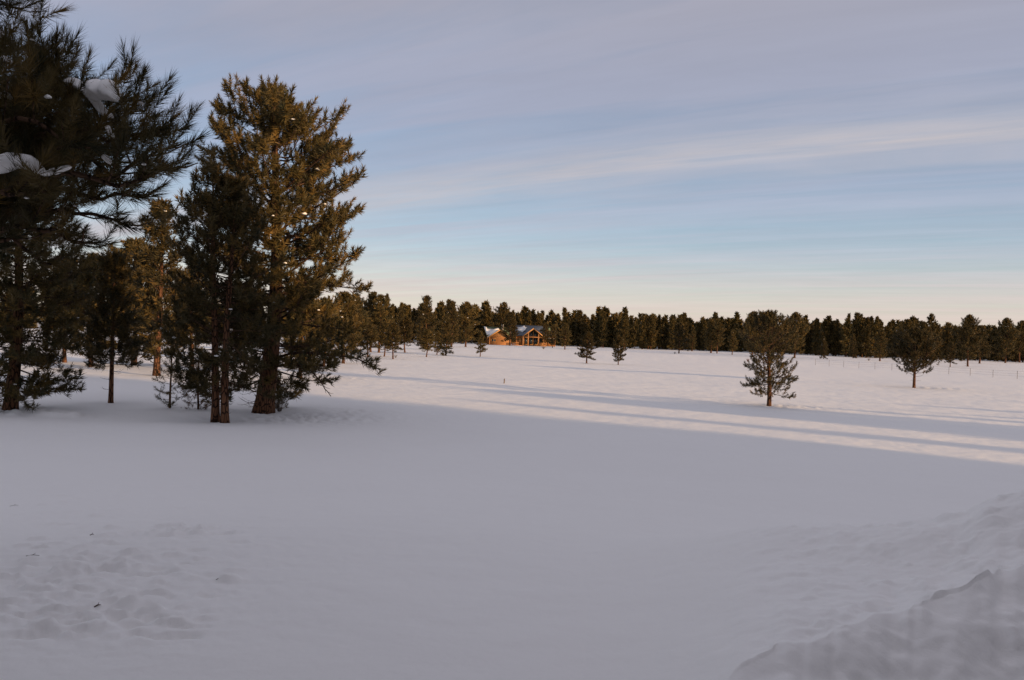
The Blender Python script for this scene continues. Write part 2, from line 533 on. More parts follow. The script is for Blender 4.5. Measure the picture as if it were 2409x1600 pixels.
def needles(rng, pos, axis, size, nn, nl, nw, tl, spread=(15, 92)):
    """bottle-brush tufts: nn thin blades on each tuft"""
    n = len(pos)
    pos = np.repeat(pos, nn, 0); ax = np.repeat(unit(axis), nn, 0); sz = np.repeat(size, nn)
    m_ = len(pos)
    t = rng.rand(m_)
    rv = rng.randn(m_, 3)
    per = unit(rv - ax * (rv * ax).sum(1)[:, None])
    ang = np.radians(spread[1] + (spread[0] - spread[1]) * t + rng.uniform(-14, 14, m_))
    d = ax * np.cos(ang)[:, None] + per * np.sin(ang)[:, None]
    d[:, 2] -= .06
    L = nl * sz * rng.uniform(.75, 1.15, m_)
    b = pos + ax * ((t - .6) * tl * sz)[:, None]
    side = unit(np.cross(d, rng.randn(m_, 3))) * (nw * sz * .5)[:, None]
    tip = b + d * L[:, None]
    v = np.stack([b - side, b + side, tip], 1).reshape(-1, 3)
    tint = np.repeat(np.repeat(np.clip(rng.normal(.45, .22, n), 0, 1), nn), 3)
    return v, tint


def gen_pine(seed, h, r0, prof, cb, nb, twig_gap=.32, tuft_gap=.26, nn=34, nl=.2, nw=.014, tl=.22, size=1.0, lean=(0, 0), e_low=-8, e_top=58, droop=0.0, ejit=12,
             dead=6, sides=9, extra=(), bare=.32, twig_wood=True, stems=((0, 0),), gaps=0.0, top_t=1.0, zmin=None, spread=(15, 92), pom=False, rjit=(.62, 1.12)):
    """a pine: returns (trunk MB, branch MB, needle verts, tint, tuft positions)"""
    rng = np.random.RandomState(seed)
    trunk, wood = MB(), MB()
    P, A, S = [], [], []
    pt = np.array([a for a, _ in prof]); pr = np.array([b for _, b in prof])
    ns = len(stems)
    for si, (sx, sy) in enumerate(stems):
        hh = h * (1 - .06 * si)
        n = 16
        t = np.linspace(0, 1, n)
        wob = rng.randn(2) * .012 * hh
        line = np.stack([sx * (1 + .9 * t) + lean[0] * t + wob[0] * np.sin(t * 4), sy * (1 + .9 * t) + lean[1] * t + wob[1] * np.sin(t * 5 + 1), -.25 + t * (hh + .25)], 1)
        rad = r0 * (1 - t) ** .8 * .97 + .012
        rad[0] *= 1.35; rad[1] *= 1.06
        trunk.tube(line, rad, sides)
        def tp(tt):
            return np.array([np.interp(tt, t, line[:, k]) for k in range(3)])
        lines = []
        for i in range(nb // ns):
            tt = cb + (1 - cb) * ((i + rng.rand()) / (nb / ns)) ** .92
            if tt > .985: tt = .985
            az = i * 2.39996 + rng.uniform(-.5, .5) + seed
            Rr = np.interp(tt, pt, pr) * rng.uniform(*rjit)
            if rng.rand() < gaps: Rr *= .45
            e0 = R(e_low + (e_top - e_low) * max(0, (tt - cb) / (1 - cb)) ** 1.1 + rng.uniform(-ejit, ejit))
            lines.append((tp(tt), az, e0, min(Rr / max(.5, math.cos(e0)), (hh - tp(tt)[2]) * .6 / max(.35, math.sin(max(e0, .1))) + .1), tt, False))
        for i in range(dead // ns):
            tt = rng.uniform(cb * .35, cb * 1.15)
            lines.append((tp(tt), rng.rand() * 6.28, R(rng.uniform(-25, 5)), np.interp(tt, pt, pr) * rng.uniform(.3, .6), tt, True))
        for (p0, az, e0, L, tt, isdead) in lines:
            k = 7
            pts = [p0]; el = e0 - R(droop) * .4; a = az
            for q in range(k):
                dvec = np.array([math.cos(el) * math.cos(a), math.cos(el) * math.sin(a), math.sin(el)])
                pts.append(pts[-1] + dvec * L / k)
                el += R(rng.uniform(-4, 9) + (4 if q > 3 else -droop * .25)); a += R(rng.uniform(-9, 9))
            pts = np.array(pts)
            rb = max(.008, .012 * L ** 1.1 + .003) * (1.0 if tt < .7 else .7)
            rads = np.linspace(rb, rb * .25, len(pts))
            grow(rng, wood, pts, rads, L, isdead, twig_gap, tuft_gap, bare, P, A, S, size, twig_wood, pom)
        # leader tuft
        top = tp(1.0)
        for q in range(5):
            P.append(top - np.array([0, 0, .12 * q * size])); A.append(np.array([rng.uniform(-.4, .4), rng.uniform(-.4, .4), 1.0])); S.append(size)
    for (pts, rb, foliage) in extra:
        pts = np.asarray(pts, float)
        tt = np.linspace(0, 1, len(pts)); q = np.linspace(0, 1, 12)
        pp = np.stack([np.interp(q, tt, pts[:, c]) for c in range(3)], 1)
        pp[1:-1] = (pp[:-2] + 2 * pp[1:-1] + pp[2:]) / 4
        pp[2:-1] += rng.randn(len(pp) - 3, 3) * .03
        L = np.linalg.norm(np.diff(pp, axis=0), axis=1).sum()
        grow(rng, wood, pp, np.linspace(rb, rb * .3, len(pp)), L * foliage if foliage else L * .5, foliage == 0, twig_gap * .8, tuft_gap, .35 if foliage else .3, P, A, S, size, twig_wood, pom)
    P = np.array(P); A = np.array(A); S = np.array(S) * rng.uniform(.75, 1.2, len(S))
    k = P[:, 2] < h + .05
    P, A, S = P[k], A[k], S[k]
    if zmin is not None:
        k = P[:, 2] > zmin; P, A, S = P[k], A[k], S[k]
    v, tint = needles(rng, P, A, S, nn, nl, nw, tl, spread)
    return trunk, wood, v, tint, P


def grow(rng, wood, pts, rads, L, isdead, twig_gap, tuft_gap, bare, P, A, S, size, twig_wood, pom=False):
    wood.tube(pts, rads, 5, cap=False)
    seg = np.linalg.norm(np.diff(pts, axis=0), axis=1); cum = np.concatenate([[0], np.cumsum(seg)]); tot = cum[-1]
    def along_(s):
        return np.array([np.interp(s * tot, cum, pts[:, c]) for c in range(3)])
    n = max(2, int(tot * (1 - bare) / twig_gap))
    side = 1
    for i in range(n):
        s = bare + (1 - bare) * (i + rng.rand() * .8) / n
        p = along_(s); d = unit(along_(min(1, s + .06)) - along_(max(0, s - .06)))
        side = -side
        lat = unit(np.cross(d, [0, 0, 1.0])) * side
        tl_ = (.16 + .34 * min(L, 3.2) * (1 - s) ** .8) * rng.uniform(.6, 1.15)
        td = unit(d * rng.uniform(.5, 1.0) + lat * rng.uniform(.45, 1.0) + np.array([0, 0, rng.uniform(-.12, .5)]))
        e = p + td * tl_ + np.array([0, 0, .10 * tl_])
        mid = p + td * tl_ * .5 - np.array([0, 0, .03 * tl_])
        if twig_wood: wood.tube(np.array([p, mid, e]), [max(.005, rads[-1] * .9), max(.004, rads[-1] * .7), .004], 3, cap=False)
        if isdead: continue
        if pom:
            for q in range(1 + int(tl_ > .42) + int(tl_ > .75)):
                c = p + (e - p) * (1 - q * .34) + rng.randn(3) * (.05 + .05 * q)
                if q: c[2] += rng.uniform(.0, .14)
                P.append(c); A.append(td * .6 + np.array([0, 0, .75]) + rng.randn(3) * .25); S.append(size * rng.uniform(.95, 1.3))
            continue
        nt = max(1, int(tl_ / tuft_gap + .5))
        for q in range(nt):
            f = 1 - q / max(nt, 1) * .85
            c = p + (e - p) * f
            P.append(c + rng.randn(3) * .03); A.append(td + np.array([0, 0, .35]) + rng.randn(3) * .28); S.append(size * (1.05 if q == 0 else .85))
            for _q in range(2 if tl_ > .35 else 1):
                o = unit(rng.randn(3)) * rng.uniform(.12, .27) * size; o[2] = abs(o[2]) * 1.15
                P.append(c + o); A.append(o * 3 + td * .4 + np.array([0, 0, .7])); S.append(size * .9)
    if not isdead:
        d = unit(pts[-1] - pts[-2])
        for q in range(3):
            P.append(pts[-1] - d * q * tuft_gap * .6); A.append(d + np.array([0, 0, .4]) + rng.randn(3) * .15); S.append(size)


def snow_blob(name, seed, r, flat=.6):
    """a rounded clump of snow, unit-ish icosphere with lumps"""
    import bmesh
    bm = bmesh.new(); bmesh.ops.create_icosphere(bm, subdivisions=3, radius=1.0)
    co = np.array([v.co[:] for v in bm.verts])
    n = .22 * fbm(co[:, 0] * 1.1 + co[:, 2], co[:, 1] * 1.1 - co[:, 2] * .5, seed, 3)
    for v, k in zip(bm.verts, n):
        v.co *= 1 + k
        v.co.z *= flat if v.co.z > 0 else flat * .45
        v.co *= r
    for f in bm.faces: f.smooth = True
    me = bpy.data.meshes.new(name); bm.to_mesh(me); bm.free()
    return me


BLOBS = [snow_blob('snow_clump', 100 + i, 1.0, .62) for i in range(4)]


class Proto:
    def __init__(s, gen, needle='needle', bark='bark', snow=0, seed=0, snow_r=(.05, .13)):
        trunk, wood, v, tint, P = gen
        s.trunk = trunk.mesh('trunk', True); s.trunk.materials.append(M[bark])
        s.wood = wood.mesh('branches', True); s.wood.materials.append(M['twig'])
        s.crown = mesh_from('crown', v, np.arange(len(v)), 3, tint=tint); s.crown.materials.append(M[needle])
        s.snow = []
        rng = np.random.RandomState(seed + 900)
        if snow:
            for i in rng.choice(len(P), min(snow, len(P)), replace=False):
                s.snow.append((P[i] + np.array([0, 0, -.02]), rng.uniform(*snow_r)))
        print('tree', seed, 'tris', len(v) // 3, 'tufts', len(P))


_cnt = [0]


def plant(proto, loc, rz, sc, name, label, cat='tree', group=None, wood=True, snow=True):
    o = empty(name, loc, rz, sc)
    tag(o, label, cat, group)
    link('trunk', proto.trunk, None, o)
    if wood: link('branches', proto.wood, None, o)
    link('crown', proto.crown, None, o)
    if snow:
        for i, (p, r) in enumerate(proto.snow):
            c = link('snow_clump', BLOBS[i % 4], M['snow'], o)
            c.location = tuple(p); c.scale = (r * 1.2, r, r * 1.15); c.rotation_euler = (0, 0, i * 1.7)
    return o


MPP = 1.0 / (FPX / SD)            # metres per measured pixel per metre of depth

# ---- big pine with the thick trunk
pb = on_ground(605, 952)
dB = pb[1]
def rel(xd, yd, off=0.0):
    return at(xd, yd, dB + off) - pb
profB = [(0, 1.8), (.12, 2.5), (.25, 3.1), (.40, 3.3), (.55, 3.4), (.67, 3.35), (.78, 2.95), (.88, 2.15), (.95, 1.2), (1, .3)]
hB = rel(645, 208)[2]
ex = [([rel(618, 830, .1), rel(690, 812, -.5), rel(760, 815, -.8), rel(820, 828, -.9), rel(868, 850, -1.0)], .055, .75),
      ([rel(620, 850, .0), rel(670, 836, -.5), rel(715, 850, -.8), rel(742, 885, -.9), rel(763, 914, -.95)], .04, 0),
      ([rel(620, 850, .1), rel(690, 838, -.4), rel(750, 866, -.5)], .025, 0),
      ([rel(612, 870, 0), rel(580, 845, -.4), rel(548, 812, -.6)], .05, 0),
      ([rel(620, 890, 0), rel(660, 872, -.4), rel(700, 893, -.6)], .03, .5)]
big = Proto(gen_pine(3, hB, .33, profB, .13, 185, twig_gap=.165, pom=True, nn=60, nl=.175, nw=.024, tl=.30, rjit=(.66, 1.05), lean=(.22, 0), e_low=-10, e_top=42, ejit=20, dead=10, sides=14, extra=ex, gaps=.10, bare=.34), snow=34, seed=3, snow_r=(.04, .10))
plant(big, pb, 0, 1.0, 'pine_tree', 'tallest pine with thick reddish trunk and broad sunlit crown, snow clumps on its limbs')

# ---- double-trunk pine in front of it
pd = on_ground(508, 974)
dD = pd[1]
hD = (at(505, 385, dD) - pd)[2]
profD = [(0, 1.2), (.2, 1.5), (.35, 1.75), (.5, 1.75), (.65, 1.4), (.8, 1.0), (.9, .6), (1, .2)]
dbl = Proto(gen_pine(8, hD, .12, profD, .17, 160, twig_gap=.16, pom=True, nn=50, nl=.155, nw=.021, rjit=(.6, 1.1), lean=(-.1, 0), e_low=-14, e_top=50, ejit=20, dead=14, stems=((-.18, 0), (.18, -.05)), bare=.25), snow=12, seed=8, snow_r=(.03, .06))
plant(dbl, pd, .0, 1.0, 'pine_tree', 'narrow pine with two slim trunks side by side, left of the thick trunked pine')

# ---- shaded pine at the left edge
pl = on_ground(22, 946)
dL = pl[1]
hL = (at(40, 300, dL) - pl)[2]
profL = [(0, 1.5), (.15, 2.0), (.3, 2.35), (.5, 2.2), (.7, 1.6), (.85, 1.0), (1, .25)]
shd = Proto(gen_pine(14, hL, .21, profL, .08, 180, twig_gap=.16, pom=True, nn=46, nl=.17, nw=.02, e_low=-14, e_top=50, droop=4, dead=8, bare=.2), snow=14, seed=14, snow_r=(.025, .05))
plant(shd, pl, .9, 1.0, 'pine_tree', 'dark shaded pine whose trunk stands at the left picture edge')

# ---- small pine with the bare thin trunk between them
ps = on_ground(255, 929)
hS = (at(262, 590, ps[1]) - ps)[2]
profS = [(0, .4), (.25, .9), (.32, 1.2), (.5, 1.0), (.7, .7), (.85, .6), (1, .15)]
sml = Proto(gen_pine(21, hS, .085, profS, .28, 110, twig_gap=.15, pom=True, nn=44, nl=.155, nw=.02, e_low=-8, e_top=55, dead=7, bare=.15), snow=8, seed=21, snow_r=(.03, .06))
plant(sml, ps, 2.0, 1.0, 'pine_tree', 'small pine with thin bare lower trunk between the shaded pine and the twin trunks')

# ---- saplings
for (xd, yd, ty, seed, nm, lab, hw, nd) in [(392, 941, 795, 31, 'pine_sapling', 'sparse pine sapling with tufted side branches, left of the twin trunks', .62, 'needle'),
                                            (455, 944, 835, 33, 'pine_sapling', 'thin pine sapling with rusty dry needles just left of the twin trunks', .62, 'needle_dead'),
                                            (640, 942, 880, 35, 'pine_sapling', 'tiny pine seedling at the right foot of the thick trunk', .38, 'needle')]:
    p = on_ground(xd, yd); h = (at(xd, ty, p[1]) - p)[2]
    pr = [(0, hw * .7), (.35, hw), (.7, hw * .7), (1, .1)]
    g = gen_pine(seed, h, .035, pr, .12, 24, twig_gap=.24, tuft_gap=.26, nn=34, nl=.14, nw=.014, e_low=-12, e_top=45, dead=3, size=.8, bare=.45)
    plant(Proto(g, nd, seed=seed), p, seed, 1.0, nm, lab)

# ---- near pine, trunk out of frame, branches reaching in at the upper left
dn = 5.6
nb_ = np.array([-5.3, 5.6, ground_z(-5.3, 5.6)])
def nr(xd, yd, dep): return at(xd, yd, dep) - nb_
tr = lambda z, a=0.0: np.array([0.0, a, z])
limbs = []
for (z0, via, tip, rb, fo) in [
        (3.3, (-60, -40, 5.6), (52, 20, 5.5), .02, .8),
        (3.0, (0, 110, 5.6), (105, 105, 5.5), .022, .8),
        (2.8, (60, 185, 5.4), (215, 205, 5.2), .03, .8),
        (2.65, (130, 235, 5.7), (325, 232, 5.5), .03, .9),
        (2.5, (140, 300, 5.5), (370, 300, 5.3), .032, .9),
        (2.35, (150, 345, 5.8), (410, 388, 5.5), .032, .9),
        (2.2, (120, 400, 5.3), (350, 400, 5.2), .03, .9),
        (2.05, (100, 420, 5.7), (330, 455, 5.6), .03, .9),
        (1.9, (90, 440, 5.9), (300, 525, 5.8), .03, .9),
        (1.75, (60, 500, 5.5), (225, 560, 5.5), .028, .8),
        (2.6, (40, 260, 5.0), (180, 330, 4.9), .024, .7),
        (2.3, (20, 340, 6.1), (250, 350, 6.2), .024, .8),
        (1.7, (20, 470, 6.0), (150, 500, 6.0), .024, .8),
        (2.9, (0, 180, 6.0), (150, 160, 6.0), .024, .8),
        (1.6, (0, 520, 5.4), (120, 610, 5.5), .024, .7),
        (2.0, (0, 430, 5.0), (110, 440, 4.9), .024, .7)]:
    a = tr(z0 - .15 - nb_[2] + 1.1); b = nr(*via); c = nr(*tip)
    limbs.append(([a, a * .5 + b * .5 + np.array([0, 0, -.03]), b, b * .5 + c * .5 + np.array([0, 0, -.05]), c], rb, fo))
profN = [(0, .9), (.5, 1.4), (1, .2)]
near = Proto(gen_pine(44, 9.0, .17, profN, .5, 36, twig_gap=.155, tuft_gap=.15, nn=96, nl=.128, nw=.0044, tl=.17, e_low=5, e_top=55, dead=2, extra=limbs, bare=.3, size=.95, spread=(10, 58)), seed=44, snow=90, snow_r=(.008, .02))
nt_ = plant(near, nb_, 0, 1.0, 'pine_tree', 'near pine boughs with long dark needles and snow pads in the upper left corner')
def snow_pad(line, radii, seed, dep):
    """a lumpy roll of snow lying along a bough"""
    pts = np.array([nr(x, y, dep) for x, y in line]); n = 26; m_ = 18
    q = np.linspace(0, 1, n); tt = np.linspace(0, 1, len(pts))
    c = np.stack([np.interp(q, tt, pts[:, k]) for k in range(3)], 1)
    c[1:-1] = (c[:-2] + 2 * c[1:-1] + c[2:]) / 4
    r = np.interp(q, tt, np.array(radii) * MPP * dep) * np.sqrt(np.clip(1 - (2 * q - 1) ** 8, 0.0, 1))
    tg = unit(np.gradient(c, axis=0)); sd = unit(np.cross(tg, [0, 0, 1.0])); up = np.cross(sd, tg)
    th = np.arange(m_) / m_ * 2 * np.pi
    Q, T = np.meshgrid(q * 5, th, indexing='ij')
    k = 1 + .36 * fbm(Q + np.cos(T) * .9, np.sin(T) * .9 + seed, seed, 3)
    rr = r[:, None] * k
    vv = c[:, None, :] + (rr * np.cos(T))[..., None] * sd[:, None, :] * 1.25 + (rr * np.where(np.sin(T) > 0, np.sin(T), .35 * np.sin(T)))[..., None] * up[:, None, :]
    fs = [(i * m_ + j, i * m_ + (j + 1) % m_, (i + 1) * m_ + (j + 1) % m_, (i + 1) * m_ + j) for i in range(n - 1) for j in range(m_)]
    b = MB(); b.add(vv.reshape(-1, 3), fs)
    return link('snow_clump', b.mesh('snow_clump', True), M['snow'], nt_)


for k, (line, rad, dep) in enumerate([
        ([(205, 226), (226, 216), (250, 218), (268, 230)], (18, 31, 31, 16), 5.1),
        ([(148, 192), (172, 196), (196, 212), (215, 232), (236, 262), (262, 272)], (14, 17, 14, 15, 14, 9), 5.2),
        ([(-20, 398), (25, 378), (60, 378), (82, 394), (104, 402)], (22, 24, 26, 18, 8), 4.95),
        ([(96, 404), (128, 398), (165, 384)], (8, 9, 7), 5.0),
        ([(-15, 150), (10, 142), (26, 146)], (14, 12, 7), 5.4),
        ([(-10, 222), (14, 222), (26, 230)], (10, 10, 6), 5.2),
        ([(-15, 78), (8, 84), (26, 90)], (10, 9, 6), 5.4),
        ([(236, 362), (246, 370), (254, 378)], (9, 10, 6), 5.1),
        ([(244, 290), (252, 306), (262, 318)], (7, 7, 5), 5.1),
        ([(196, 196), (206, 204), (214, 208)], (8, 9, 6), 5.15)]):
    snow_pad(line, rad, 200 + k, dep)

# ---- lone pine in the field
pq = on_ground(1770, 936)
hQ = (at(1778, 722, pq[1]) - pq)[2]
profQ = [(0, .6), (.18, 1.15), (.3, 1.6), (.42, 1.5), (.55, 1.75), (.68, 1.6), (.8, 1.15), (.92, .55), (1, .1)]
lone = Proto(gen_pine(52, hQ, .105, profQ, .17, 105, twig_gap=.12, pom=True, nn=36, nl=.115, nw=.022, tl=.2, size=.95, e_low=-10, e_top=55, dead=2, gaps=.15, bare=.3,
                      extra=[([(0, 0, .62), (.4, -.1, .60), (.72, -.15, .58)], .02, .3)]), snow=4, seed=52, snow_r=(.03, .06))
plant(lone, pq, 1.2, 1.0, 'pine_tree', 'lone open crowned pine in the right of the snowfield, nearest of the field trees')

# ---- rounded pine further right
pr_ = on_ground(2107, 894)
hR = (at(2113, 760, pr_[1]) - pr_)[2]
profR = [(0, .5), (.25, 1.3), (.35, 1.9), (.5, 2.0), (.65, 1.75), (.8, 1.25), (.92, .7), (1, .25)]
rnd = Proto(gen_pine(57, hR, .11, profR, .25, 130, twig_gap=.15, pom=True, nn=30, nl=.15, nw=.032, e_low=18, e_top=65, dead=6, bare=.3), seed=57)
plant(rnd, pr_, 2.2, 1.0, 'pine_tree', 'round headed pine with a forked bare trunk on the far right snowfield')

# ---- middle-distance pines: five shared forms
def mid(seed, h, pr, cb, nb, e_low=-8, e_top=55, r0=.14, gaps=.08):
    return Proto(gen_pine(seed, h, r0, pr, cb, nb, twig_gap=.25, tuft_gap=.28, nn=16, nl=.25, nw=.06, tl=.3, size=1.0, e_low=e_low, e_top=e_top, dead=4, bare=.2, gaps=gaps, sides=7, rjit=(.5, 1.15), ejit=16), seed=seed, snow=6, snow_r=(.05, .11))
MID = [mid(61, 8.0, [(0, 1.2), (.2, 1.95), (.4, 2.0), (.6, 1.65), (.8, 1.05), (1, .15)], .18, 92),
       mid(63, 8.0, [(0, .6), (.28, 1.9), (.5, 2.15), (.7, 1.75), (.85, 1.15), (1, .3)], .25, 90, gaps=.15),
       mid(66, 8.0, [(0, 1.3), (.15, 1.75), (.4, 1.6), (.65, 1.15), (.85, .6), (1, .1)], .08, 100, e_low=-12, e_top=40),
       mid(69, 8.0, [(0, .8), (.2, 1.9), (.45, 2.3), (.65, 2.0), (.85, 1.25), (1, .3)], .14, 100, e_low=0, e_top=60),
       mid(72, 8.0, [(0, .6), (.2, 1.2), (.5, 1.3), (.75, 1.0), (.9, .55), (1, .15)], .12, 90, gaps=.12)]
# (x, base y, top y, form, width stretch, label)
FIELD = [
    (362, 866, 470, 4, 1.1, 'tall sunlit pine rising behind the saplings, left of the twin trunks'),
    (306, 842, 556, 3, 1.25, 'orange lit pine behind the small thin trunked pine, on its right side'),
    (208, 846, 590, 3, 1.2, 'orange lit pine behind the small thin trunked pine, on its left side'),
    (150, 836, 600, 3, 1.1, 'sunlit pine half hidden by the dark shaded pine at left'),
    (440, 856, 620, 1, 1.2, 'sunlit pine glimpsed behind the twin trunks'),
    (690, 872, 640, 3, 1.1, 'pine with orange trunk directly behind the thick trunked pine'),
    (790, 838, 676, 3, 1.2, 'broad pine showing right behind the long low limb of the biggest pine'),
    (745, 846, 690, 1, 1.1, 'pine filling the gap under the right side of the biggest pine'),
    (846, 824, 742, 1, 1.3, 'low rounded pine just above the drooping limb tip of the biggest pine'),
    (815, 820, 680, 0, 1.2, 'pointed pine at the right flank of the biggest pine'),
    (856, 812, 676, 1, 1.0, 'left one of two tall neighbouring pines at the left end of the far wood'),
    (874, 813, 682, 0, 1.1, 'right one of two tall neighbouring pines at the left end of the far wood'),
    (885, 822, 744, 1, 1.2, 'pine with pink trunk behind the thick straight trunked field pine'),
    (905, 828, 746, 1, 1.2, 'field pine with the thickest straight orange trunk, left of the log house'),
    (934, 813, 733, 1, 1.3, 'pine with snow clumps behind and right of the thick straight trunked field pine'),
    (981, 806, 684, 2, 1.25, 'tallest cone shaped pine in the wood left of the log house'),
    (983, 823, 760, 1, 1.3, 'short pine standing in front of the tallest cone shaped pine'),
    (1008, 818, 764, 4, 1.2, 'slim short pine in the middle of the row left of the log house'),
    (1028, 820, 732, 2, 1.1, 'bushy pine at the right end of the row left of the log house'),
    (1040, 800, 696, 4, 1.2, 'slender pale topped pine in the wood left of the log house'),
    (1073, 800, 698, 3, 1.1, 'wide dark pine in the wood left of the log house'),
    (1107, 822, 764, 0, 1.0, 'small lone pine on the snow in front of the house garage wing'),
    (1175, 797, 722, 0, 1.25, 'pine standing between the garage wing and the main house'),
    (1158, 795, 699, 1, 1.0, 'tall dark pine behind the roof of the garage wing'),
    (1238, 797, 737, 4, 1.5, 'frosted pine in front of the big gable of the log house'),
    (1256, 799, 744, 0, 1.1, 'pine in front of the right wing of the log house'),
    (1274, 802, 750, 3, .9, 'pine at the right corner of the log house'),
    (1302, 806, 746, 0, 1.2, 'pine on the snow right of the log house, apart from the wood'),
    (1353, 838, 766, 0, 1.35, 'left one of two small matching pines alone in mid field'),
    (1425, 841, 776, 3, 1.05, 'right one of two small matching pines alone in mid field'),
    (1565, 815, 746, 0, 1.2, 'sunlit pine standing forward of the wood, right of the two small field pines'),
    (1596, 810, 754, 2, 1.0, 'small pale pine at the wood edge beside a larger sunlit one'),
    (1639, 814, 738, 4, 1.4, 'thin pine with reddish trunk at the wood edge left of the lone pine'),
    (1654, 815, 744, 1, 1.0, 'dark trunked pine at the wood edge left of the lone pine'),
    (1688, 818, 760, 0, 1.0, 'young pine at the wood edge close to the left of the lone pine'),
    (1735, 822, 720, 3, 1.0, 'sunlit bushy pine behind the left shoulder of the lone pine'),
    (1832, 826, 722, 3, 1.1, 'wide sunlit pine behind the right shoulder of the lone pine'),
    (1898, 828, 776, 2, .9, 'short pine at the wood edge just right of the lone pine'),
    (1966, 826, 770, 2, 1.0, 'bushy low pine at the wood edge midway between the lone and the round headed pine'),
    (2029, 833, 760, 4, 1.3, 'narrow dark pine standing forward of the wood, left of the round headed pine'),
    (2090, 834, 738, 1, 1.2, 'tall pine directly behind the round headed pine'),
    (2128, 836, 744, 3, 1.0, 'bronze pine behind the right half of the round headed pine'),
    (2191, 846, 790, 0, 1.0, 'short pine in the gap right of the round headed pine'),
    (2231, 845, 728, 3, .95, 'big dome topped pine with stout dark trunk near the right edge'),
    (2258, 838, 752, 0, 1.2, 'bronze lit pine at the right side of the dome topped pine'),
    (2318, 837, 735, 3, .95, 'dark spreading pine with twin trunk at the right edge of the picture'),
    (2352, 836, 742, 1, 1.0, 'dark pine cut by the right picture edge'),
]
for i, (xd, yb, yt, fm, wd, lab) in enumerate(FIELD):
    p = on_ground(xd, yb)
    h = (at(xd, yt, p[1]) - p)[2]
    s = h / 8.0
    o = plant(MID[fm], p, i * 1.37, s, 'pine_tree', lab, group='single pines round the snowfield', snow=(p[1] < 220))
    o.scale = (s * wd, s * wd, s)

# ---- pines out of frame on the right: their shade covers the foreground, single ones throw the long streaks
D2 = np.array([SUN_DIR[0], SUN_DIR[1]]) / math.hypot(SUN_DIR[0], SUN_DIR[1])
N2 = np.array([-D2[1], D2[0]])
if N2[1] < 0: N2 = -N2
rg = np.random.RandomState(77)
SHADE = []
for row, t in enumerate([36, 41, 46, 52, 58]):
    for c in np.arange(-12, 25.5, 3.1):
        cc = c + rg.uniform(-.7, .7) + (row % 2) * 1.5
        if cc > 24.6: cc = 24.2 - rg.rand()
        hh = np.interp(cc, [-12, 10, 14, 17, 20, 25], [17, 17, 16.5, 13, 11, 10]) + rg.uniform(-.8, .8)
        SHADE.append((cc, t + rg.uniform(-1.5, 1.5), hh))
for (cc, t, hh) in SHADE:
    xy = N2 * cc + D2 * t
    s = hh / 8.0
    o = plant(MID[[3, 0, 2, 1][rg.randint(4)]], (xy[0], xy[1], ground_z(*xy) - .05), rg.rand() * 6.28, s, 'pine_tree', 'pine of the grove standing out of view to the right', group='grove out of view to the right', snow=False)
for (cc, t, hh, fm) in [(29.6, 30, 6.5, 4), (34.0, 26, 5.6, 0), (36.2, 20, 6.0, 3), (38.4, 24, 5.2, 1), (35.0, 38, 8.0, 0), (44.0, 44, 6.0, 4), (41.5, 34, 5.5, 2), (48.5, 50, 7.0, 4), (53.0, 55, 6.5, 2), (58.0, 64, 8.0, 4), (37.0, 46, 8.0, 2), (66.0, 70, 8.0, 4)]:
    xy = N2 * cc + D2 * t; s = hh / 8.0
    plant(MID[fm], (xy[0], xy[1], ground_z(*xy) - .05), rg.rand() * 6.28, s, 'pine_tree', 'scattered pine out of view beyond the right edge', group='scattered pines out of view to the right', snow=False)

# ---- the far wood
def far(seed, pr, cb, nb, nn, e_low=-10, e_top=45, tg=.75, fg=.6):
    return Proto(gen_pine(seed, 12.0, .17, pr, cb, nb, twig_gap=tg, tuft_gap=fg, nn=nn, nl=.6, nw=.22, tl=.5, size=1.0, e_low=e_low, e_top=e_top, dead=0, bare=.15, gaps=.2, rjit=(.4, 1.3), ejit=16, sides=5, twig_wood=False), seed=seed)
FP = [[(0, 1.6), (.12, 2.2), (.4, 1.8), (.65, 1.2), (.85, .55), (1, .05)], [(0, 1.4), (.2, 2.3), (.5, 2.1), (.72, 1.4), (.88, .6), (1, .1)],
      [(0, 1.1), (.15, 1.6), (.5, 1.25), (.78, .6), (1, .05)], [(0, 1.6), (.2, 2.5), (.55, 2.4), (.78, 1.5), (.92, .7), (1, .2)], [(0, 1.0), (.25, 1.7), (.55, 1.6), (.8, .8), (.92, .35), (1, .05)]]
FAR = [far(81 + 3 * i, p, [.05, .09, .06, .10, .14][i], 80, 8) for i, p in enumerate(FP)]
rg = np.random.RandomState(123)
spots = []
for k in range(1150):
    u = rg.uniform(-.30, .72); dep = 262 + 110 * rg.rand() ** 1.2 + 14 * math.sin(u * 9) + 10 * math.sin(u * 23 + 1)
    if -.06 < u < .07 and dep < 275: continue
    spots.append((dep, u))
spots.sort()
taken = []
for dep, u in spots:
    x = u * dep
    if all((x - a) ** 2 + (dep - b) ** 2 > 2.1 ** 2 for a, b, in taken[-160:]): taken.append((x, dep))
print('far spots', len(taken))
def far_h(x, dep): return rg.uniform(9.3, 12.4) * (1.2 if rg.rand() < .14 else 1.0) * (.65 if rg.rand() < .10 else 1.0)
def section(u):
    for lim, where in [(-.02, 'left of the log house'), (.065, 'directly behind the log house'), (.22, 'above the two small field pines'), (.34, 'left of and behind the lone pine'),
                       (.50, 'between the lone pine and the round headed pine'), (9, 'right of the round headed pine')]:
        if u < lim: return 'dark far treeline pine ' + where, 'tree', 'far treeline ' + where
for i, (x, dep) in enumerate(taken[:240]):
    s = far_h(x, dep) / 12.0
    o = plant(FAR[rg.randint(5)], (x, dep, ground_z(x, dep) - .05), rg.rand() * 6.28, s, 'pine_tree', *section(x / dep), wood=False, snow=False)
    ws = rg.uniform(.65, 1.25); o.scale = (s * ws, s * ws, s)
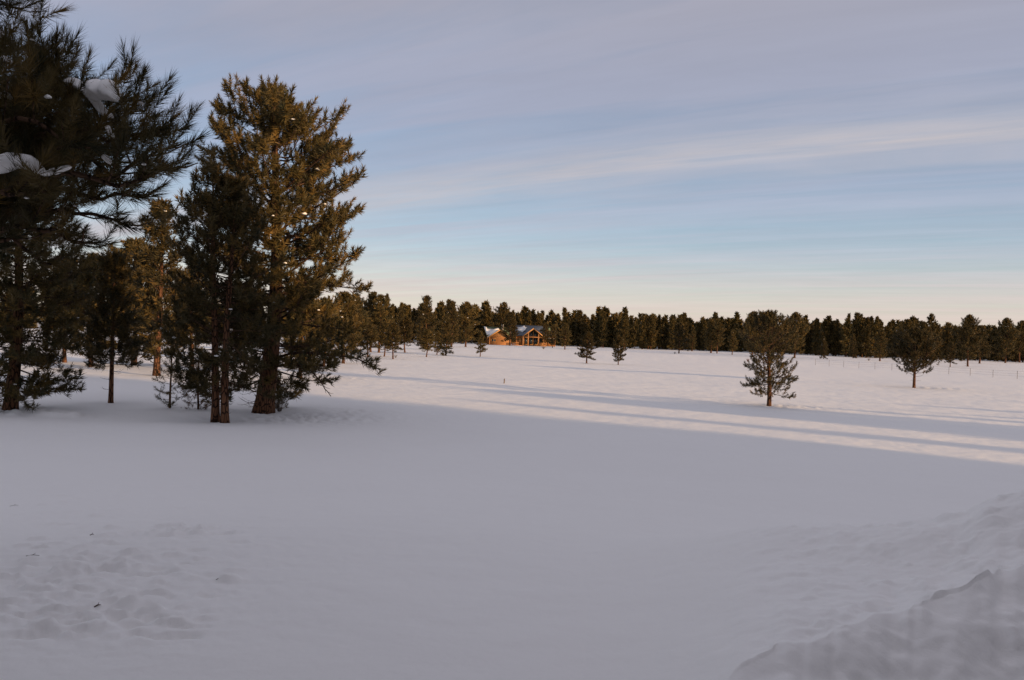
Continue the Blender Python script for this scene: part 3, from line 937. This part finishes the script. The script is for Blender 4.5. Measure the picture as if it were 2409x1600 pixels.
# the trees behind, one mass
LOD = [gen_pine(140 + i, 12.0, .17, FP[i], .04, 34, twig_gap=1.15, tuft_gap=1.0, nn=3, nl=.95, nw=.62, tl=.6, size=1.1, e_low=-10, e_top=45, dead=0, bare=.1, gaps=.1, sides=4, twig_wood=False) for i in range(5)]
rest = taken[240:]
for k in range(110):
    u = rg.uniform(-.85, -.28); dep = rg.uniform(255, 330); rest.append((u * dep, dep))
for k in range(30):
    u = rg.uniform(.70, 1.0); dep = rg.uniform(240, 330); rest.append((u * dep, dep))
VV, TT = [], []
tv, tf, tlc, tn = [], [], [], 0
for (x, dep) in rest:
    g = LOD[rg.randint(5)]; s = far_h(x, dep) / 12.0; a = rg.rand() * 6.28; ca, sa = math.cos(a), math.sin(a)
    rot = np.array([[ca, sa, 0], [-sa, ca, 0], [0, 0, 1]])
    base = np.array([x, dep, ground_z(x, dep)])
    VV.append(g[2] @ rot * s + base); TT.append(g[3])
    t = g[0]; vv = np.vstack(t.v) @ rot * s + base
    tv.append(vv); tf.extend([q + tn for q in t.f]); tlc.extend(t.lt); tn += len(vv)
VV = np.vstack(VV)
wood_o = link('pine_forest', mesh_from('pine_forest', VV, np.arange(len(VV)), 3, tint=np.concatenate(TT)), M['needle'])
tag(wood_o, 'depth of dark pine forest behind the front row of the treeline', 'forest', kind='stuff')
o = link('trunks', mesh_from('trunks', np.vstack(tv), tf, tlc), M['bark'], wood_o); o['kind'] = 'stuff'
print('forest tris', len(VV) // 3, 'trees', len(rest))


# ------------------------------------------------------------------ log house
def build_house():
    hp = on_ground(1190, 796.5)
    dep = hp[1]
    k = dep / FPX / 9.444                                   # metres per pixel of the enlarged view
    HX = lambda cx: ((1100 + cx / 9.444) / SD, 0)
    org = np.array([at(1216.5 / 1.0 * 1.0, 790, dep)[0], dep, hp[2]])
    # local x = 0 at enlarged-view x 1100
    x_of = lambda cx: (cx - 1100) * k
    org[0] = at((1100 + 1100 / 9.444) / SD, 790, dep)[0]
    root = empty('log_house', org, 0)
    tag(root, 'honey coloured log house with green metal roof and snow, at the wood edge', 'house')

    def part(name, mb, mat, parent=root, smooth=False):
        return link(name, mb.mesh(name, smooth), M[mat], parent)

    def logwall(x0, x1, y0, y1, z0, z1, front=True):
        """four sides of stacked round logs"""
        b = MB(); r = .16; n = int((z1 - z0) / (2 * r) + .5); r = (z1 - z0) / n / 2
        for i in range(n):
            z = z0 + r + 2 * r * i
            for (a, c) in [((x0 - .25, y0, z), (x1 + .25, y0, z)), ((x0 - .25, y1, z), (x1 + .25, y1, z)), ((x0, y0 - .25, z + r * .3), (x0, y1 + .25, z + r * .3)), ((x1, y0 - .25, z + r * .3), (x1, y1 + .25, z + r * .3))]:
                b.tube([a, tuple(.5 * np.array(a) + .5 * np.array(c)), c], r * 1.06, 8)
        return b

    def roof_gable_y(x0, x1, xm, ze, zp, y0, y1, th=.16):
        """gable facing the viewer: ridge runs away from the viewer"""
        L = MB(); L.prism([(x0, y0, ze), (xm, y0, zp), (xm, y0, zp + th), (x0, y0, ze + th)], (0, y1 - y0, 0))
        Rr = MB(); Rr.prism([(xm, y0, zp), (x1, y0, ze), (x1, y0, ze + th), (xm, y0, zp + th)], (0, y1 - y0, 0))
        return L, Rr

    def fascia(x0, x1, xm, ze, zp, y0):
        b = MB()
        b.prism([(x0, y0 - .14, ze - .2), (xm, y0 - .14, zp - .2), (xm, y0 - .14, zp + .16), (x0, y0 - .14, ze + .16)], (0, .12, 0))
        b.prism([(xm, y0 - .14, zp - .2), (x1, y0 - .14, ze - .2), (x1, y0 - .14, ze + .16), (xm, y0 - .14, zp + .16)], (0, .12, 0))
        return b

    def window(x0, x1, z0, z1, y, mull=1, parent=root):
        fr = MB(); t = .10
        fr.box((x0 - t, y - .12, z0 - t), (x1 + t, y, z0)); fr.box((x0 - t, y - .12, z1), (x1 + t, y, z1 + t))
        fr.box((x0 - t, y - .12, z0), (x0, y, z1)); fr.box((x1, y - .12, z0), (x1 + t, y, z1))
        for q in range(1, mull + 1):
            xx = x0 + (x1 - x0) * q / (mull + 1); fr.box((xx - .04, y - .10, z0), (xx + .04, y, z1))
        f = part('window', fr, 'trim', parent)
        p = MB(); p.box((x0, y - .05, z0), (x1, y - .02, z1)); part('pane', p, 'glass', f)

    # garage wing: front gable and a cross roof behind
    gx0, gx1, gm_ = x_of(490), x_of(945), x_of(717)
    part('log_wall', logwall(gx0, gx1, -2.0, 7.0, 0, 2.45), 'log', smooth=True)
    g = MB(); g.prism([(gx0, -2.05, 2.45), (gx1, -2.05, 2.45), (gm_, -2.05, 4.6)], (0, .12, 0))
    for q in np.arange(gx0 + .15, gx1, .32):
        zt = 2.45 + (4.6 - 2.45) * (1 - abs(q - gm_) / (gm_ - gx0)) - .12
        if zt > 2.6: g.box((q, -2.10, 2.47), (q + .07, -2.05, zt))
    part('gable_board', g, 'board')
    ov = .75; sl = (4.6 - 2.45) / (gm_ - gx0)
    L, Rr = roof_gable_y(gx0 - ov, gx1 + ov, gm_, 2.5 - sl * ov + .05, 4.68, -2.9, 3.5)
    rl = part('roof', L, 'green_metal'); part('roof', Rr, 'green_metal')
    sn = MB(); xa, za = gx0 - ov + .05, 2.5 - sl * ov + .24; xb, zb = gm_ - .5, 4.68 - sl * .5 + .17
    sn.prism([(xa, -2.6, za), (xb, -2.6, zb), (xb, -2.6, zb + .2), (xa, -2.6, za + .28)], (0, 5.5, 0)); part('roof_snow', sn, 'snow', rl)
    part('fascia', fascia(gx0 - ov, gx1 + ov, gm_, 2.5 - sl * ov + .05, 4.68, -2.9), 'trim')
    window(x_of(530), x_of(628), .95, 1.8, -2.16, 1)
    # cross roof: slope towards the viewer, prow end on the left
    r0, r1 = x_of(335), x_of(980)
    b = MB(); b.prism([(r0, 3.2, 5.45), (r1, 3.2, 5.45), (r1, -.6, 2.75), (x_of(425), -.6, 2.75)], (0, .08, .16)); rr = part('roof', b, 'green_metal')
    b = MB(); b.prism([(r0 + .0, 3.2, 5.42), (r1, 3.2, 5.42), (r1, 7.2, 2.7), (x_of(425), 7.2, 2.7)], (0, -.05, .16)); part('roof', b, 'green_metal')
    def on_slope(cx, f, up): return (x_of(cx), 3.2 - 3.8 * f, 5.45 - 2.7 * f + .18 + up)
    b = MB(); pts = [on_slope(345, .06, 0), on_slope(400, .12, 0), on_slope(430, .34, 0), on_slope(560, .34, 0), on_slope(650, .18, 0), on_slope(690, .22, 0), on_slope(700, .97, 0), on_slope(425, .97, 0)]
    b.prism(pts, (0, -.12, .2)); part('roof_snow', b, 'snow', rr)
    part('log_wall', logwall(x_of(440), gx0 - .1, 1.2, 6.2, 0, 2.6), 'log', smooth=True)

    # main house
    mx0, mx1 = x_of(1085), x_of(1720)
    part('log_wall', logwall(mx0, mx1, 0, 9, .25, 3.0), 'log', smooth=True)
    b = MB(); b.box((mx0 - .1, -.1, -.3), (mx1 + .1, 9.1, .25)); part('foundation', b, 'stone')
    b = MB(); b.prism([(x_of(1050), 4.5, 6.3), (x_of(1760), 4.5, 6.3), (x_of(1760), -1.0, 3.1), (x_of(1050), -1.0, 3.1)], (0, .08, .16)); mr = part('roof', b, 'slate_metal')
    b = MB(); b.prism([(x_of(1050), 4.5, 6.27), (x_of(1760), 4.5, 6.27), (x_of(1760), 10, 3.1), (x_of(1050), 10, 3.1)], (0, -.05, .16)); part('roof', b, 'slate_metal')
    def on_main(cx, f, up=0): return (x_of(cx), 4.5 - 5.5 * f, 6.3 - 3.2 * f + .18 + up)
    b = MB(); b.prism([on_main(1095, .30), on_main(1200, .22), on_main(1250, .08), on_main(1262, .24), on_main(1300, .28), on_main(1275, .50), on_main(1215, .72), on_main(1110, .55)], (0, -.12, .2)); part('roof_snow', b, 'snow', mr)
    b = MB(); b.box((x_of(1090), -.02, 3.0), (x_of(1100), 8.9, 3.05)); b.prism([(x_of(1090), 0.2, 3.0), (x_of(1090), 8.8, 3.0), (x_of(1090), 4.5, 5.9)], (.12, 0, 0)); part('gable_board', b, 'board')
    # great-room gable with tall glazing
    qx0, qx1, qm = x_of(1215), x_of(1690), x_of(1452)
    L, Rr = roof_gable_y(qx0, qx1, qm, 2.9, 5.45, -3.4, 4.0)
    part('roof', L, 'slate_metal'); rr2 = part('roof', Rr, 'green_metal')
    part('fascia', fascia(qx0, qx1, qm, 2.9, 5.45, -3.4), 'trim')
    sl = (5.45 - 2.9) / (qm - qx0)
    wx0, wx1 = qx0 + .35, qx1 - .35
    b = MB(); b.prism([(wx0, -1.2, .2), (wx1, -1.2, .2), (wx1, -1.2, 2.85), (qm, -1.2, 5.2), (wx0, -1.2, 2.85)], (0, .15, 0)); part('gable_wall', b, 'board')
    for (a0, a1, zl, zh) in [(1255, 1325, .5, 2.5), (1362, 1440, .5, 2.6), (1464, 1545, .5, 2.6), (1580, 1650, .5, 2.5)]:
        window(x_of(a0), x_of(a1), zl, zh, -1.22, 0)
    for (a0, a1, s0, s1) in [(1350, 1442, .0, .0), (1462, 1555, 0, 0)]:
        xa, xb = x_of(a0), x_of(a1)
        ha = 2.9 + sl * (xa - qx0) - .55 if xa < qm else 2.9 + sl * (qx1 - xa) - .55
        hb = 2.9 + sl * (xb - qx0) - .55 if xb <= qm else 2.9 + sl * (qx1 - xb) - .55
        f = MB(); f.prism([(xa - .08, -1.22, 2.78), (xb + .08, -1.22, 2.78), (xb + .08, -1.22, hb + .08), (xa - .08, -1.22, ha + .08)], (0, -.05, 0)); ff = part('window', f, 'trim')
        p = MB(); p.prism([(xa, -1.28, 2.86), (xb, -1.28, 2.86), (xb, -1.28, hb), (xa, -1.28, ha)], (0, -.02, 0)); part('pane', p, 'glass', ff)
    for cx in (1226, 1340, 1565, 1680):
        xx = x_of(cx); zt = 2.9 + sl * ((xx - qx0) if xx < qm else (qx1 - xx)) - .1
        b = MB(); b.tube([(xx, -3.2, -.2), (xx, -3.2, zt * .5), (xx, -3.2, zt)], .17, 10); part('post', b, 'log', smooth=True)
    b = MB(); b.tube([(x_of(1226), -3.2, 2.75), (qm, -3.2, 2.8), (x_of(1680), -3.2, 2.75)], .15, 8); part('tie_beam', b, 'log', smooth=True)
    # right hand wing with its own small gable
    ex0, ex1 = x_of(1720), x_of(1935)
    part('log_wall', logwall(ex0 + .2, ex1, 1.0, 8, .1, 3.4), 'log', smooth=True)
    b = MB(); b.prism([(x_of(1700), -.2, 5.6), (x_of(1820), -.2, 5.75), (x_of(1862), -.9, 4.2), (x_of(1765), -.9, 4.2)], (0, .1, .16)); part('roof', b, 'green_metal')
    b = MB(); b.prism([(x_of(1700), -.3, 5.35), (x_of(1720), -.3, 5.55), (x_of(1862), -.95, 4.25), (x_of(1850), -.95, 4.0)], (0, -.1, 0)); part('fascia', b, 'trim')
    b = MB(); b.prism([(ex0, 1.05, 3.4), (ex1 - .2, 1.05, 3.4), (x_of(1840), 1.05, 4.6), (x_of(1720), 1.05, 5.3)], (0, .12, 0)); part('gable_board', b, 'board')
    b = MB(); b.prism([(x_of(1730), 3.5, 5.6), (ex1 + .4, 3.5, 5.2), (ex1 + .4, .6, 3.5), (x_of(1730), .6, 3.5)], (0, .08, .14)); part('roof', b, 'slate_metal')
    window(x_of(1765), x_of(1830), .9, 2.1, .82, 1); window(x_of(1850), x_of(1905), .9, 2.1, .82, 0)
    b = MB(); b.box((x_of(1740), -1.6, 2.34), (x_of(1940), .9, 2.5)); pr2 = part('porch_roof', b, 'log')
    b = MB(); b.box((x_of(1748), -1.62, 2.51), (x_of(1934), .7, 2.68)); part('roof_snow', b, 'snow', pr2)
    for cx in (1745, 1930):
        b = MB(); b.tube([(x_of(cx), -1.45, -.2), (x_of(cx), -1.45, 1.2), (x_of(cx), -1.45, 2.34)], .13, 8); part('post', b, 'log', smooth=True)
    # deck and rails
    def rail(x0, x1, y, z0, z1, name='railing'):
        b = MB(); b.tube([(x0, y, z1), (.5 * x0 + .5 * x1, y, z1), (x1, y, z1)], .09, 6); b.tube([(x0, y, z0 + .15), (.5 * x0 + .5 * x1, y, z0 + .15), (x1, y, z0 + .15)], .07, 6)
        r_ = part(name, b, 'log', smooth=True)
        for q in np.arange(x0, x1 + .01, .28):
            s = MB(); s.tube([(q, y, z0), (q, y, .5 * (z0 + z1)), (q, y, z1)], .05, 5); part('baluster', s, 'log', r_)
    b = MB(); b.box((x_of(1575), -4.6, .0), (x_of(1725), -1.0, .18)); part('deck', b, 'log')
    rail(x_of(1582), x_of(1720), -4.5, .18, 1.0)
    b = MB(); b.box((x_of(985), -3.4, .0), (x_of(1210), -.2, .16)); part('deck', b, 'log')
    rail(x_of(990), x_of(1135), -3.3, .16, .95)
    b = MB(); b.box((x_of(740), 1.5, 4.6), (x_of(790), 2.2, 6.2)); ch = part('chimney', b, 'stone')
    b = MB(); b.box((x_of(735), 1.42, 6.2), (x_of(795), 2.28, 6.36)); part('snow_cap', b, 'snow', ch)
    # front door
    b = MB(); b.box((x_of(1140), -.30, .25), (x_of(1190), -.18, 2.3)); dr = part('door', b, 'trim')
    b = MB(); b.box((x_of(1182), -.36, 1.2), (x_of(1186), -.30, 1.35)); part('handle', b, 'steel', dr)


build_house()


def build_shade_cabin():
    """added house, wholly behind and above the view; its porch roof darkens the near snow"""
    o = empty('shade_cabin', (-1.0, -1.8, 1.35)); tag(o, 'brown timber house with porch roof, out of view, added to shade the near snow', 'house')
    b = MB()
    for i in range(15):
        b.box((-13, -.22, i * .2), (12, 0, i * .2 + .185))
    b.box((-13, -9, 0), (-12.8, -.23, 3)); b.box((11.8, -9, 0), (12, -.23, 3)); b.box((-12.79, -9, 0), (11.79, -8.8, 3)); link('wall', b.mesh('wall'), M['deadwood'], o)
    b = MB(); b.prism([(-13.6, 2.7, 3.15), (-13.6, -4.5, 6.6), (-13.6, -4.5, 6.8), (-13.6, 2.7, 3.35)], (26.2, 0, 0)); link('roof', b.mesh('roof'), M['slate_metal'], o)  # added eave over the viewpoint, blocks sky to deepen shade on the bank
    b = MB(); b.prism([(-13.6, -9.9, 3.7), (-13.6, -4.51, 6.6), (-13.6, -4.51, 6.8), (-13.6, -9.9, 3.9)], (26.2, 0, 0)); link('roof', b.mesh('roof'), M['slate_metal'], o)
    for i in range(16):
        b = MB(); b.box((-13, .02 + i * .16, -.05), (12, .17 + i * .16, .0)); link('porch_plank', b.mesh('porch_plank'), M['deadwood'], o)
    for x in (-12.5, -7, 6, 11.5):
        b = MB(); b.box((x - .1, 2.3, -.3), (x + .1, 2.5, 3.15)); link('porch_post', b.mesh('porch_post'), M['deadwood'], o)
    for x in (-10, -5, 3, 8):
        b = MB(); b.box((x, .005, 1.0), (x + 1.6, .05, 2.3)); w_ = link('window', b.mesh('window'), M['trim'], o)
        b = MB(); b.box((x + .1, .055, 1.1), (x + 1.5, .08, 2.2)); link('pane', b.mesh('pane'), M['glass'], w_)


build_shade_cabin()


# ------------------------------------------------------------------ small things
def shrub(name, label, xd, yd, wpx, hpx, mat, n, seed, cat='shrub', group=None):
    p = on_ground(xd, yd); rng = np.random.RandomState(seed)
    W_, H_ = wpx * MPP * p[1] * .5, hpx * MPP * p[1]
    b = MB()
    for i in range(n):
        a = rng.rand() * 6.28; e = np.array([math.cos(a) * W_ * rng.uniform(.3, 1), math.sin(a) * W_ * rng.uniform(.3, 1), H_ * rng.uniform(.5, 1)])
        md = e * .5 + np.array([0, 0, .12 * H_]) + rng.randn(3) * .05 * H_
        r = max(.004, .012 * H_)
        b.tube([(e[0] * .08, e[1] * .08, -.05), md, e], [r, r * .8, r * .4], 4, cap=False)
        for q in range(3):
            f = rng.uniform(.35, 1); c = md + (e - md) * (f - .35) / .65
            b.tube([c, c + (rng.randn(3) + [0, 0, .8]) * .14 * H_], [r * .6, r * .3], 3, cap=False)
    o = link(name, b.mesh(name), M[mat]); o.location = tuple(p)
    tag(o, label, cat, group)


shrub('bare_shrub', 'bare twiggy shrub at the right foot of the thick trunk', 645, 949, 46, 34, 'deadwood', 34, 1)
shrub('brush', 'grey snow dusted brush beside the small pine, left of the garage wing', 1087, 792, 12, 14, 'sage', 50, 2)
shrub('brush', 'round grey sagebrush on the snow below the house deck', 1253, 805, 13, 8, 'sage', 50, 3)
shrub('brush', 'dark bush against the deck of the log house', 1234, 797, 20, 15, 'sage', 70, 4)
shrub('brush', 'small pale brush beside the thick straight trunked field pine', 912, 825, 10, 7, 'sage', 40, 5)
shrub('red_brush', 'tiny reddish brush on the snow left of the lone pine', 1724, 834, 9, 7, 'red_shrub', 60, 6)
shrub('brush', 'low dry brush at the wood edge, right of the two small matching pines', 1556, 816, 8, 5, 'sage', 40, 7)
shrub('brush', 'dry brush under the trees beside the wire fence', 2003, 832, 10, 6, 'sage', 40, 8)

# stake in the field
sp = on_ground(1162, 884)
b = MB(); hh = 10 * MPP * sp[1]
b.prism([(-.035, -.03, -.2), (.035, -.03, -.2), (.035, .03, -.2), (-.035, .03, -.2)], (.02, 0, hh + .17))
b.prism([(-.015, -.03, hh - .03), (.055, -.03, hh - .03), (.055, .03, hh - .03), (-.015, .03, hh - .03)], (.0, .0, .05))
o = link('stake', b.mesh('stake'), M['post']); o.location = tuple(sp)
tag(o, 'short wooden stake sticking out of the snow in mid field', 'stake')

# wire fence on the right
A_ = on_ground(1880, 842); B_ = on_ground(2405, 878)
a0 = np.array([A_[0], A_[1]]); b0 = np.array([B_[0], B_[1]])
L_ = np.linalg.norm(b0 - a0); n = int(L_ / 3.0)
root = empty('wire_fence', (a0[0], a0[1], ground_z(*a0)))
tag(root, 'thin wire fence on slim posts crossing the right of the snowfield', 'fence')
tops = []
pm = MB(); pm.prism([(-.022, -.008, -.3), (.022, -.008, -.3), (.022, .008, -.3), (-.022, .008, -.3)], (0, 0, 1.25)); pm.box((-.008, -.04, -.3), (.008, -.009, .93))
pmesh = pm.mesh('post')
for i in range(n + 1):
    q = a0 + (b0 - a0) * i / n
    z = ground_z(*q)
    c = link('post', pmesh, M['steel'], root); c.location = (q[0] - root.location[0], q[1] - root.location[1], z - root.location[2])
    tops.append(np.array(c.location))
for hz_ in (.35, .62, .9):
    wb = MB(); pts = []
    for i, q in enumerate(tops):
        pts.append(q + np.array([0, -.06, hz_]))
        if i < len(tops) - 1: pts.append(.5 * q + .5 * tops[i + 1] + np.array([0, -.06, hz_ - .02]))
    wb.tube(pts, .006, 4)
    link('wire', wb.mesh('wire'), M['steel'], root)

# twigs and needle litter lying on the near snow
for k, (xd, yd, ln, a, lab) in enumerate([(22, 1168, .10, .6, 'thin fallen twig on the trampled snow near the left edge, upper of two'), (60, 1283, .10, .1, 'thin fallen twig on the trampled snow near the left edge, lower of two'),
                                          (207, 1235, .035, .5, 'dark bit of bark on the snow above the clods'), (217, 1401, .04, .8, 'dark bit of bark on the trampled snow, nearest the camera'), (498, 1338, .06, .9, 'short dark twig on smooth snow right of the footprints')]):
    p = on_ground(xd, yd); b = MB()
    d = np.array([math.cos(a), math.sin(a), 0]) * ln
    b.tube([(0, 0, .004), d * .5 + np.array([0, .006, .012]), d + np.array([0, 0, .008])], [.004 if ln < .05 else .002, .005 if ln < .05 else .0022, .0015], 5)
    b.tube([d * .45 + np.array([0, .004, .01]), d * .7 + np.array([-.01, .02, .022])], [.002, .001], 4)
    o = link('fallen_twig', b.mesh('fallen_twig'), M['deadwood']); o.location = tuple(p)
    tag(o, lab, 'twig')
